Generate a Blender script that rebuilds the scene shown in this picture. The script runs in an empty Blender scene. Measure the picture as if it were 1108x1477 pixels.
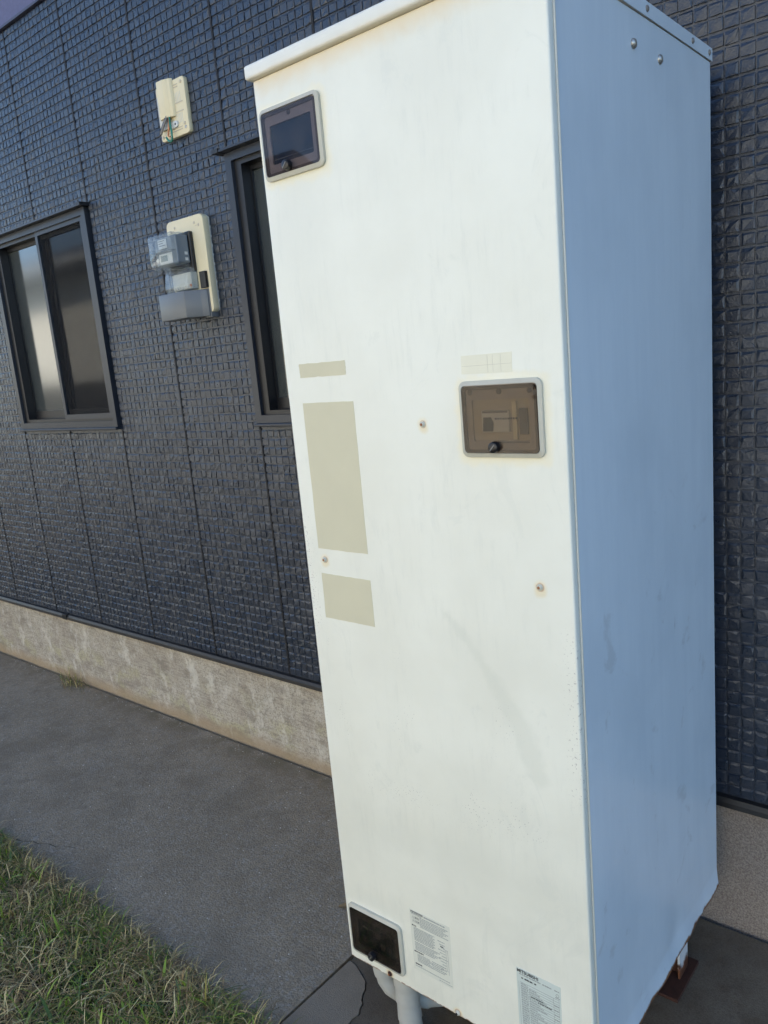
import bpy, bmesh, math, random
import numpy as np
from mathutils import Vector, Matrix

random.seed(7); rng = np.random.default_rng(7)
sc = bpy.context.scene
col = sc.collection

# ---------------------------------------------------------------- camera
CAM = Vector((1.0405, -1.8959, 1.5651))
RT = Vector((0.76622385, 0.63619599, -0.09030876))
UP = Vector((-0.05619705, 0.20634966, 0.9768632))
FW = Vector((-0.64011163, 0.74342079, -0.19386237))
FPX = 1125.57                                   # focal length in pixels of the 1108 x 1477 picture
cam_data = bpy.data.cameras.new('camera')
cam = bpy.data.objects.new('camera', cam_data); col.objects.link(cam)
M = Matrix((RT, UP, -FW)).transposed().to_4x4(); M.translation = CAM
cam.matrix_world = M
cam_data.sensor_fit = 'VERTICAL'; cam_data.sensor_height = 36.0
cam_data.lens = 36.0 * FPX / 1477.0
cam_data.clip_start = 0.05; cam_data.clip_end = 500
sc.camera = cam
sc.render.resolution_x, sc.render.resolution_y = 768, 1024

# ---------------------------------------------------------------- sky and sun
SUN_EL, SUN_AZ = math.radians(44), math.radians(-18)      # sun stands behind the house
world = bpy.data.worlds.new('World'); sc.world = world; world.use_nodes = True
wn = world.node_tree.nodes; wl = world.node_tree.links
sky = wn.new('ShaderNodeTexSky'); sky.sky_type = 'NISHITA'; sky.sun_disc = False
sky.sun_elevation = SUN_EL; sky.sun_rotation = SUN_AZ
sky.air_density = 1.0; sky.dust_density = 0.0; sky.ozone_density = 4.0
wl.new(sky.outputs[0], wn['Background'].inputs[0]); wn['Background'].inputs[1].default_value = 0.148
sd = bpy.data.lights.new('sun', 'SUN'); sd.energy = 5.0; sd.angle = math.radians(0.53); sd.color = (1.0, 0.92, 0.78)
sun = bpy.data.objects.new('sun', sd); col.objects.link(sun)
to_sun = Vector((math.sin(SUN_AZ) * math.cos(SUN_EL), math.cos(SUN_AZ) * math.cos(SUN_EL), math.sin(SUN_EL)))
sun.rotation_euler = to_sun.to_track_quat('Z', 'Y').to_euler(); sun.location = (0, 20, 20)
vs = sc.view_settings
vs.view_transform = 'Standard'; vs.look = 'None'; vs.exposure = 1.37; vs.gamma = 1.0; vs.use_curve_mapping = False

# ---------------------------------------------------------------- material helpers
class NT:
    def __init__(s, name):
        s.m = bpy.data.materials.new(name); s.m.use_nodes = True
        s.t = s.m.node_tree; s.n = s.t.nodes; s.l = s.t.links
        s.b = s.n['Principled BSDF']; s.o = s.n['Material Output']
    def coord(s, kind='Object'):
        return s.n.new('ShaderNodeTexCoord').outputs[kind]
    def val(s, x, sock):
        if hasattr(x, 'is_output'): s.l.new(x, sock)
        elif isinstance(x, (tuple, list)) and sock.type == 'RGBA': sock.default_value = tuple(x) + ((1,) if len(x) == 3 else ())
        else: sock.default_value = x
    def map(s, v, scale=(1, 1, 1), loc=(0, 0, 0)):
        n = s.n.new('ShaderNodeMapping'); s.l.new(v, n.inputs[0]); n.inputs['Scale'].default_value = scale; n.inputs['Location'].default_value = loc
        return n.outputs[0]
    def noise(s, v, scale, detail=4, rough=.55, dist=0):
        n = s.n.new('ShaderNodeTexNoise'); s.l.new(v, n.inputs['Vector']); n.inputs['Scale'].default_value = scale
        n.inputs['Detail'].default_value = detail; n.inputs['Roughness'].default_value = rough; n.inputs['Distortion'].default_value = dist
        return n.outputs['Fac']
    def voro(s, v, scale, out='Distance', feature='F1'):
        n = s.n.new('ShaderNodeTexVoronoi'); n.feature = feature; s.l.new(v, n.inputs['Vector']); n.inputs['Scale'].default_value = scale
        return n.outputs[out]
    def ramp(s, f, a, b, lo=0.0, hi=1.0):
        n = s.n.new('ShaderNodeMapRange'); n.interpolation_type = 'SMOOTHSTEP'; s.val(f, n.inputs[0])
        n.inputs[1].default_value = a; n.inputs[2].default_value = b; n.inputs[3].default_value = lo; n.inputs[4].default_value = hi
        return n.outputs[0]
    def math(s, op, a, b=0.0, c=0.0):
        n = s.n.new('ShaderNodeMath'); n.operation = op; s.val(a, n.inputs[0]); s.val(b, n.inputs[1]); s.val(c, n.inputs[2]); return n.outputs[0]
    def mix(s, f, a, b):
        n = s.n.new('ShaderNodeMix'); n.data_type = 'RGBA'; s.val(f, n.inputs[0]); s.val(a, n.inputs[6]); s.val(b, n.inputs[7]); return n.outputs[2]
    def sep(s, v):
        n = s.n.new('ShaderNodeSeparateXYZ'); s.l.new(v, n.inputs[0]); return n.outputs
    def bump(s, h, strength=.3, dist=.002):
        n = s.n.new('ShaderNodeBump'); s.val(h, n.inputs['Height']); n.inputs['Strength'].default_value = strength; n.inputs['Distance'].default_value = dist
        s.l.new(n.outputs[0], s.b.inputs['Normal'])
    def set(s, **k):
        for a, v in k.items(): s.val(v, s.b.inputs[{'color': 'Base Color', 'rough': 'Roughness', 'metal': 'Metallic', 'ior': 'IOR', 'spec': 'Specular IOR Level', 'coat': 'Coat Weight', 'trans': 'Transmission Weight'}[a]])
        return s.m

MAT = {}
def simple(name, c, rough=.5, var=.12, scale=20, metal=0, bump=0):
    t = NT(name); v = t.coord(); n = t.noise(v, scale, 5)
    t.set(color=t.mix(n, tuple(x * (1 - var) for x in c), tuple(min(1, x * (1 + var)) for x in c)), rough=rough, metal=metal)
    if bump: t.bump(t.noise(v, scale * 6, 4), bump, .001)
    MAT[name] = t.m; return t.m

def box_sdf(t, xyz, cx, cz, hx, hz):
    dx = t.math('MAXIMUM', t.math('SUBTRACT', t.math('ABSOLUTE', t.math('SUBTRACT', xyz[0], cx)), hx), 0)
    dz = t.math('MAXIMUM', t.math('SUBTRACT', t.math('ABSOLUTE', t.math('SUBTRACT', xyz[2], cz)), hz), 0)
    return t.math('SQRT', t.math('ADD', t.math('MULTIPLY', dx, dx), t.math('MULTIPLY', dz, dz)))

TW, TD, TH = 0.613, 0.70, 1.8986                # heater casing
WINDOWS = [(0.0905, 1.777), (0.499, 1.2533), (0.0905, 0.0905)]    # inspection window centres (x, z)
WHX, WHZ = 0.0775, 0.0635

def mat_front():
    t = NT('weathered_white_paint_front'); v = t.coord(); x = t.sep(v)
    big = t.noise(v, 4, 5); streak = t.noise(t.map(v, (70, 70, 9)), 1, 6, .7); fine = t.noise(v, 90, 4)
    scr = t.noise(t.map(v, (9, 9, 5)), 1, 6, .7, 1.5)
    c = t.mix(t.ramp(big, .3, .7), (.815, .805, .705), (.875, .868, .77))
    c = t.mix(t.math('MULTIPLY', t.ramp(streak, .45, .75, 0, .6), t.ramp(t.noise(v, 6, 5, .6), .42, .62)), c, (.745, .745, .66))
    c = t.mix(t.ramp(scr, .58, .66, 0, .30), c, (.73, .735, .655))
    # wiped curved scuff, widening downwards
    wv = t.math('MULTIPLY', t.math('SUBTRACT', t.noise(v, 20, 5, .65), .5), .040); best = None
    P_ = [(.354, .896, .003), (.385, .862, .006), (.426, .816, .009), (.452, .775, .013), (.484, .729, .017), (.515, .657, .022), (.531, .621, .018)]
    for (ax, az, ra), (bx, bz, rb) in zip(P_, P_[1:]):
        px = t.math('SUBTRACT', x[0], ax); pz = t.math('SUBTRACT', x[2], az); ex_, ez_ = bx - ax, bz - az
        h = t.math('DIVIDE', t.math('ADD', t.math('MULTIPLY', px, ex_), t.math('MULTIPLY', pz, ez_)), ex_ ** 2 + ez_ ** 2)
        n = t.n.new('ShaderNodeClamp'); t.val(h, n.inputs[0]); h = n.outputs[0]
        qx = t.math('SUBTRACT', px, t.math('MULTIPLY', h, ex_)); qz = t.math('SUBTRACT', pz, t.math('MULTIPLY', h, ez_))
        dd = t.math('SUBTRACT', t.math('SQRT', t.math('ADD', t.math('MULTIPLY', qx, qx), t.math('MULTIPLY', qz, qz))), t.math('ADD', ra, t.math('MULTIPLY', h, rb - ra)))
        best = dd if best is None else t.math('MINIMUM', best, dd)
    c = t.mix(t.ramp(t.math('ADD', best, wv), .010, -.008, 0, .30), c, (.66, .67, .58))
    # lower zone greyer in uneven blotches
    low = t.math('MULTIPLY', t.ramp(x[2], .95, .15), t.ramp(t.noise(v, 7, 5), .3, .75))
    c = t.mix(t.math('MULTIPLY', low, .36), c, (.66, .665, .595))
    # cream discolouration under the lid and round the inspection windows
    wob = t.math('MULTIPLY', t.math('SUBTRACT', t.noise(v, 35, 4), .5), .03)
    top = t.ramp(t.math('ADD', x[2], wob), TH - .045, TH, 0, .8)
    c = t.mix(top, c, (.78, .66, .47))
    left = t.ramp(t.math('ADD', x[0], wob), .02, 0, 0, .25)
    c = t.mix(left, c, (.85, .86, .80))
    for i, (cx, cz) in enumerate(WINDOWS):
        s_ = box_sdf(t, x, cx, cz - .003, WHX, WHZ)
        c = t.mix(t.ramp(t.math('ADD', s_, wob), .018, .003, 0, .68), c, (.87, .81, .62) if i < 2 else (.86, .85, .76))
    # dark specks
    sp = t.math('LESS_THAN', t.voro(v, 170), .17); z1 = t.ramp(t.noise(v, 5.5, 4), .53, .66)
    zone = t.math('MULTIPLY', t.math('MULTIPLY', t.ramp(x[2], .42, .55), t.ramp(x[2], .92, .75)), z1)
    c = t.mix(t.math('MULTIPLY', t.math('MULTIPLY', sp, zone), .75), c, (.30, .29, .27))
    sp2 = t.math('LESS_THAN', t.noise(v, 190, 3, .6), .375); e = t.math('MULTIPLY', t.ramp(x[0], TW - .035, TW - .012), t.math('MULTIPLY', t.ramp(x[2], .55, .62), t.ramp(x[2], .93, .85)))
    c = t.mix(t.math('MULTIPLY', t.math('MULTIPLY', sp2, e), .6), c, (.36, .33, .31))
    sp3 = t.math('LESS_THAN', t.noise(v, 230, 3, .6), .38); e3 = t.math('MULTIPLY', t.ramp(x[0], .04, .008), t.math('MULTIPLY', t.ramp(x[2], .78, .85), t.ramp(x[2], 1.1, 1.0)))
    c = t.mix(t.math('MULTIPLY', t.math('MULTIPLY', sp3, e3), .8), c, (.36, .33, .31))
    # rust on the bottom hem
    r = t.ramp(t.math('ADD', x[2], t.math('MULTIPLY', t.math('SUBTRACT', fine, .5), .012)), .0055, .0015)
    c = t.mix(r, c, t.mix(fine, (.13, .05, .02), (.40, .17, .07)))
    for (sx, sz) in SCREWS:
        s_ = box_sdf(t, x, sx, sz - .003, .001, .004)
        c = t.mix(t.ramp(t.math('ADD', s_, t.math('MULTIPLY', wob, .5)), .014, .004, 0, .75), c, (.82, .72, .50))
        c = t.mix(t.ramp(t.math('ADD', box_sdf(t, x, sx, sz, .0, .0), t.math('MULTIPLY', wob, .2)), .0085, .0060, 0, .6), c, (.42, .22, .10))
    t.set(color=c, rough=t.ramp(big, .3, .7, .42, .58), spec=.35)
    t.bump(t.math('ADD', t.noise(v, 2.2, 2), t.math('MULTIPLY', fine, .004)), .18, .02)
    return t.m
SCREWS = [(.3362, 1.2464), (.0551, .9709), (.5522, .9722), (.1191, .0105), (.304, .0085)]

def mat_side():
    t = NT('weathered_white_paint_side_sky_tint'); v = t.coord(); x = t.sep(v)
    st = t.noise(t.map(v, (24, 24, 2.6)), 1, 6, .7); big = t.noise(v, 3.2, 5); sm = t.noise(v, 11, 5, .6, .6)
    c = t.mix(t.ramp(st, .3, .75), (.715, .81, .885), (.675, .77, .85))  # blue skylight is put into the white paint's colour here
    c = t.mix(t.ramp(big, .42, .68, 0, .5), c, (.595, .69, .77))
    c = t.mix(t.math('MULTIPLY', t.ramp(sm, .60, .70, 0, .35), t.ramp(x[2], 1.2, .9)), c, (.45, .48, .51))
    c = t.mix(t.math('MULTIPLY', t.ramp(t.noise(t.map(v, (90, 26, 6)), 1, 4, .6), .69, .76), .45), c, (.36, .38, .41))
    fine = t.noise(v, 90, 4)
    r = t.ramp(t.math('ADD', x[2], t.math('MULTIPLY', t.math('SUBTRACT', t.noise(v, 30, 4), .5), .02)), .003, -.003)
    c = t.mix(r, c, t.mix(fine, (.10, .045, .025), (.32, .15, .07)))
    t.set(color=c, rough=.24, spec=.75)
    t.bump(t.math('ADD', t.noise(v, 2.5, 2), t.math('MULTIPLY', fine, .003)), .15, .02)
    return t.m

def mat_lid():
    t = NT('lid_paint'); v = t.coord(); x = t.sep(v); n = t.noise(v, 25, 5)
    c = t.mix(n, (.76, .76, .70), (.83, .83, .78))
    z = t.math('SUBTRACT', x[2], TH)
    c = t.mix(t.ramp(t.math('ADD', z, t.math('MULTIPLY', t.math('SUBTRACT', n, .5), .01)), .008, .0, 0, .4), c, (.72, .62, .46))
    c = t.mix(t.math('MULTIPLY', t.ramp(t.noise(t.map(v, (8, 8, 120)), 1, 4), .55, .75), .25), c, (.55, .55, .52))
    r = t.math('MULTIPLY', t.ramp(z, .026, .030), t.math('MULTIPLY', t.ramp(x[0], TW - .01, TW - .003), t.ramp(t.noise(v, 70, 4), .48, .58)))
    c = t.mix(r, c, (.10, .09, .085))
    return t.set(color=c, rough=.45, spec=.35)

def mat_siding():
    t = NT('navy_siding_paint'); v = t.coord('Object')
    g = t.n.new('ShaderNodeNewGeometry'); p = g.outputs['Position']
    n1 = t.noise(p, 3.0, 5); n2 = t.noise(p, 60, 6, .65); n3 = t.noise(t.map(p, (14, 1, 14)), 1, 6, .7); rnd = g.outputs['Random Per Island']
    c = t.mix(t.ramp(rnd, 0, 1), (.015, .022, .036), (.023, .031, .048))
    c = t.mix(t.ramp(n2, .45, .8, 0, .5), c, (.028, .034, .046))
    c = t.mix(t.math('MULTIPLY', t.ramp(n3, .54, .72, 0, .8), t.ramp(n2, .46, .64)), c, (.060, .053, .047))
    c = t.mix(t.ramp(n1, .55, .75, 0, .35), c, (.034, .039, .050))
    t.set(color=c, rough=t.ramp(n2, .3, .7, .26, .40), ior=1.64)
    t.bump(t.math('ADD', t.noise(p, 230, 5, .65), t.math('MULTIPLY', t.noise(p, 75, 4, .6, .8), 1.6)), .38, .0024)
    return t.m

def mat_concrete(name, c0, c1, c2, speck=None, rough=.85, brush=None, scale=1.0, sand=320, bs=.5):
    t = NT(name); v = t.coord()
    big = t.noise(v, 2.2 * scale, 6, .6); mid = t.noise(v, 14 * scale, 6, .65); fine = t.noise(v, sand, 3, .6)
    c = t.mix(t.ramp(big, .3, .7), c0, c1); c = t.mix(t.ramp(mid, .42, .72, 0, .6), c, c2)
    c = t.mix(t.ramp(fine, .35, .7, 0, .45), c, tuple(x * .45 for x in c0))
    if speck:
        vo = t.n.new('ShaderNodeTexVoronoi'); t.l.new(v, vo.inputs['Vector']); vo.inputs['Scale'].default_value = speck[0]
        hs = t.sep(vo.outputs['Color'])
        m = t.math('MULTIPLY', t.math('LESS_THAN', vo.outputs['Distance'], speck[1]), t.math('GREATER_THAN', hs[0], speck[2]))
        c = t.mix(m, c, speck[3])
    t.set(color=c, rough=rough, spec=.25)
    t.bump(t.math('ADD', fine, t.math('MULTIPLY', mid, .8)), bs, .003)
    return t, c, v, fine

def mat_pavement():
    t, c, v, fine = mat_concrete('old_asphalt', (.325, .256, .174), (.405, .322, .224), (.250, .194, .128), (80, .13, .95, (.75, .73, .68)), sand=170, bs=1.2)
    vo = t.n.new('ShaderNodeTexVoronoi'); t.l.new(v, vo.inputs['Vector']); vo.inputs['Scale'].default_value = 150; hs = t.sep(vo.outputs['Color'])
    c = t.mix(t.ramp(hs[1], .5, 1.0, 0, .45), c, (.17, .152, .128)); c = t.mix(t.ramp(hs[2], .65, 1.0, 0, .36), c, (.45, .42, .37))
    c = t.mix(t.ramp(t.noise(v, 2.0, 7, .7), .47, .62, 0, .6), c, (.215, .172, .120))
    c = t.mix(t.ramp(t.noise(v, 17, 6, .75), .60, .72, 0, .5), c, (.40, .35, .29))
    c = t.mix(t.ramp(t.noise(v, 40, 5, .7), .66, .72, 0, .7), c, (.10, .085, .066))
    x = t.sep(v)
    c = t.mix(t.math('MULTIPLY', t.ramp(t.noise(v, 6, 6, .7), .58, .7), t.ramp(t.noise(v, 150, 4, .7), .5, .62)), c, (.40, .385, .35))
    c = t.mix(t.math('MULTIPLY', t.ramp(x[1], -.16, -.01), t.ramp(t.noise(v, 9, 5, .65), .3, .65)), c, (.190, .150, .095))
    t.set(color=c); return t.m

def mat_foundation():
    t, c, v, fine = mat_concrete('rendered_foundation', (.49, .425, .335), (.58, .52, .42), (.41, .335, .25), sand=240, bs=.8)
    x = t.sep(v)
    br = t.noise(t.map(v, (7, 1, 130)), 1, 5, .65); vs_ = t.noise(t.map(v, (7, 1, 2.6)), 1, 6, .7)
    lft = t.ramp(x[0], .05, -.25)
    c = t.mix(t.math('MULTIPLY', t.ramp(br, .48, .62, 0, .5), lft), c, (.25, .215, .185))
    c = t.mix(t.math('MULTIPLY', t.ramp(t.noise(v, 170, 4, .7), .52, .60, 0, .8), t.ramp(x[0], .1, .3)), c, (.20, .15, .135))
    c = t.mix(t.math('MULTIPLY', t.ramp(vs_, .50, .80, 0, .55), lft), c, (.62, .58, .49))
    c = t.mix(t.math('MULTIPLY', t.math('MULTIPLY', t.ramp(t.noise(t.map(v, (6, 1, 9)), 1, 5), .48, .66, 0, .55), lft), t.ramp(x[2], .32, .1)), c, (.45, .41, .22))
    c = t.mix(t.math('MULTIPLY', t.ramp(t.noise(v, 120, 4, .7), .52, .58, 0, .7), lft), c, (.24, .21, .18))
    c = t.mix(t.math('MULTIPLY', t.ramp(t.noise(t.map(v, (6, 1, 14)), 1, 7, .75), .49, .64, 0, .65), lft), c, (.24, .205, .16))
    c = t.mix(t.math('MULTIPLY', t.ramp(t.noise(t.map(v, (9, 1, 6), (4, 0, 2)), 1, 7, .78), .50, .66, 0, .75), lft), c, (.68, .64, .55))
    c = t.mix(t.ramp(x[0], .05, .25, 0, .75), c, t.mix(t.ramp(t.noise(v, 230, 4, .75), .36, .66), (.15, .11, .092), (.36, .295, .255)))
    wob = t.math('MULTIPLY', t.math('SUBTRACT', t.noise(v, 12, 4), .5), .06)
    c = t.mix(t.math('MULTIPLY', t.ramp(t.math('ADD', x[2], wob), .075, .01, 0, .75), lft), c, (.40, .29, .175))
    c = t.mix(t.ramp(t.math('ADD', x[2], t.math('MULTIPLY', wob, .5)), .335, .365, 0, .6), c, (.46, .34, .21))
    t.set(color=c); return t.m

def mat_glass(name, base, rough, ior):
    t = NT(name); v = t.coord(); n = t.noise(v, 3.0, 4)
    t.set(color=t.mix(n, tuple(x * .8 for x in base), tuple(x * 1.2 for x in base)), rough=rough, ior=ior)
    t.bump(t.noise(v, 1.6, 2), .012, .02); MAT[name] = t.m; return t.m

def mat_smoked(name, tint, gl=.10, haze=(.30, .25, .21), lo=.0, hi=.07):
    m = bpy.data.materials.new(name); m.use_nodes = True; t = m.node_tree; n = t.nodes; l = t.links
    n.remove(n['Principled BSDF'])
    tc = n.new('ShaderNodeTexCoord'); no = n.new('ShaderNodeTexNoise'); no.inputs['Scale'].default_value = 22; l.new(tc.outputs['Object'], no.inputs['Vector'])
    tr = n.new('ShaderNodeBsdfTransparent'); tr.inputs[0].default_value = (*tint, 1)
    gs = n.new('ShaderNodeBsdfGlossy'); gs.inputs['Roughness'].default_value = gl; gs.inputs[0].default_value = (.9, .9, .9, 1)
    df = n.new('ShaderNodeBsdfDiffuse'); df.inputs[0].default_value = (*haze, 1)
    fr = n.new('ShaderNodeFresnel'); fr.inputs[0].default_value = 1.38
    mr = n.new('ShaderNodeMapRange'); l.new(no.outputs[0], mr.inputs[0]); mr.inputs[1].default_value = .35; mr.inputs[2].default_value = .7; mr.inputs[3].default_value = lo; mr.inputs[4].default_value = hi
    m0 = n.new('ShaderNodeMixShader'); l.new(mr.outputs[0], m0.inputs[0]); l.new(tr.outputs[0], m0.inputs[1]); l.new(df.outputs[0], m0.inputs[2])
    ge = n.new('ShaderNodeNewGeometry'); sb = n.new('ShaderNodeMath'); sb.operation = 'SUBTRACT'; sb.inputs[0].default_value = 1; l.new(ge.outputs['Backfacing'], sb.inputs[1]); ml = n.new('ShaderNodeMath'); ml.operation = 'MULTIPLY'; l.new(fr.outputs[0], ml.inputs[0]); l.new(sb.outputs[0], ml.inputs[1])
    mx = n.new('ShaderNodeMixShader'); l.new(ml.outputs[0], mx.inputs[0]); l.new(m0.outputs[0], mx.inputs[1]); l.new(gs.outputs[0], mx.inputs[2])
    l.new(mx.outputs[0], n['Material Output'].inputs[0]); MAT[name] = m; return m

def mat_screen():
    m = bpy.data.materials.new('insect_mesh'); m.use_nodes = True; t = m.node_tree; n = t.nodes; l = t.links
    n.remove(n['Principled BSDF']); tr = n.new('ShaderNodeBsdfTransparent'); df = n.new('ShaderNodeBsdfDiffuse'); df.inputs[0].default_value = (.03, .03, .032, 1)
    mx = n.new('ShaderNodeMixShader'); mx.inputs[0].default_value = .36; l.new(tr.outputs[0], mx.inputs[1]); l.new(df.outputs[0], mx.inputs[2]); l.new(mx.outputs[0], n['Material Output'].inputs[0])
    MAT['screen'] = m

def mat_leg():
    t = NT('leg_paint_with_rust'); v = t.coord(); x = t.sep(v); n = t.noise(v, 30, 5, .65)
    k = t.ramp(t.math('ADD', x[2], t.math('MULTIPLY', t.math('SUBTRACT', n, .5), .07)), -.145, -.160)
    c = t.mix(k, t.mix(n, (.62, .64, .65), (.72, .73, .73)), t.mix(t.ramp(n, .35, .65), (.06, .022, .012), (.24, .085, .035)))
    MAT['leg'] = t.set(color=c, rough=.65)

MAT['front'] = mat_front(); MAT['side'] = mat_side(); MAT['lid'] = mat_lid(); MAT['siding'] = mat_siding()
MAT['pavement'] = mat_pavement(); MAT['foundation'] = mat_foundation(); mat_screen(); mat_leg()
MAT['pad'] = (lambda r: (r[0].set(color=r[1]), r[0].m)[1])(mat_concrete('tank_pad_concrete', (.14, .108, .074), (.215, .178, .132), (.115, .082, .052), sand=300, bs=.4))
MAT['patch'] = (lambda r: (r[0].set(color=r[1]), r[0].m)[1])(mat_concrete('mortar_patch', (.275, .222, .162), (.34, .28, .207), (.235, .186, .133), sand=380, bs=.6))
simple('plinth_metal', (.016, .015, .015), .38, .2)
simple('joint_shade', (.006, .006, .008), .7, .2)  # near-black that paints the shadow inside the panel joints
simple('alu', (.024, .029, .040), .36, .18, 9)
simple('alu_black', (.012, .012, .014), .4, .2)
simple('cream', (.76, .66, .43), .45, .08, 14)
simple('cream_dark', (.52, .45, .34), .45, .08, 14)
simple('cream_grey', (.62, .60, .52), .5, .08, 18)
simple('frame_plastic', (.52, .50, .42), .42, .1, 40)
simple('bezel', (.44, .385, .345), .5, .1, 30)
simple('bezel_dark', (.13, .105, .09), .5, .1, 30)
simple('deep', (.012, .014, .020), .35, .2)
simple('navy_sky_reflection', (.016, .026, .048), .22, .2)  # colour standing in for the dark blue sky reflection in the top recess
simple('black_plastic', (.008, .008, .010), .32, .1)
simple('white_plastic', (.66, .66, .62), .4, .05)
simple('grey_cover', (.15, .16, .168), .38, .06, 12)
simple('meter_body', (.17, .20, .225), .3, .08)
simple('lcd', (.20, .26, .26), .25, .05)
simple('copper', (.55, .23, .12), .4, .1, metal=.5)
simple('green_wire', (.02, .20, .14), .4, .1)
simple('grey_wire', (.20, .19, .18), .45, .1)
simple('steel', (.50, .48, .44), .38, .2, 200, metal=.75)
simple('rust', (.060, .022, .013), .8, .5, 60, bump=.4)
simple('rust_bright', (.30, .12, .045), .8, .4, 60)
simple('residue', (.64, .60, .44), .62, .05, 16)
simple('old_label', (.80, .78, .64), .55, .05, 40)
simple('label_paper', (.70, .70, .61), .5, .06, 30)
simple('label_silver', (.60, .66, .62), .42, .05, 30)
simple('ink', (.055, .055, .06), .6, .2, 200)
simple('ink_faded', (.32, .34, .33), .6, .15, 200)
simple('pipe_tape', (.46, .45, .41), .45, .08, 40, bump=.2)
simple('soil', (.055, .042, .026), .95, .4, 25, bump=.5)
simple('lawn_soil', (.045, .035, .018), .95, .45, 9, bump=.5)
simple('grit', (.66, .62, .54), .8, .3, 200)
simple('gravel', (.36, .34, .30), .9, .3, 30, bump=.5)
simple('upper_siding', (.105, .100, .185), .55, .25, 60, bump=1.0)
simple('trim_band', (.05, .055, .09), .5, .1)
simple('roof_tile', (.06, .06, .065), .6, .2, 8)
simple('neighbour_wall', (.84, .80, .69), .7, .04, 3, bump=.2)
simple('neighbour_roof', (.10, .10, .11), .6, .2, 8)
simple('fence_wood', (.045, .040, .034), .7, .25, 12)
simple('interior', (.07, .07, .068), .8, .15, 3)
simple('curtain', (.34, .37, .36), .8, .12, 5)
for nm, c in (('straw', (.29, .215, .088)), ('straw_pale', (.40, .315, .155)), ('straw_dark', (.13, .087, .038)), ('green', (.125, .180, .018)), ('green_deep', (.036, .064, .012)), ('green_olive', (.120, .115, .026))):
    simple('grass_' + nm, tuple(min(.75, q * 1.75) for q in c), .55, .25, 40)
mat_glass('glass_front', (.055, .062, .060), .12, 2.3); mat_glass('glass_inner', (.022, .024, .024), .07, 2.2)
mat_smoked('smoked_grey', (.70, .68, .70), .02); mat_smoked('smoked_brown', (.66, .61, .55), .02); mat_smoked('smoked_dark', (.56, .53, .52), .02); mat_smoked('clear_plastic', (.86, .89, .90), .05, (.62, .68, .70), .10, .26)

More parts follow.
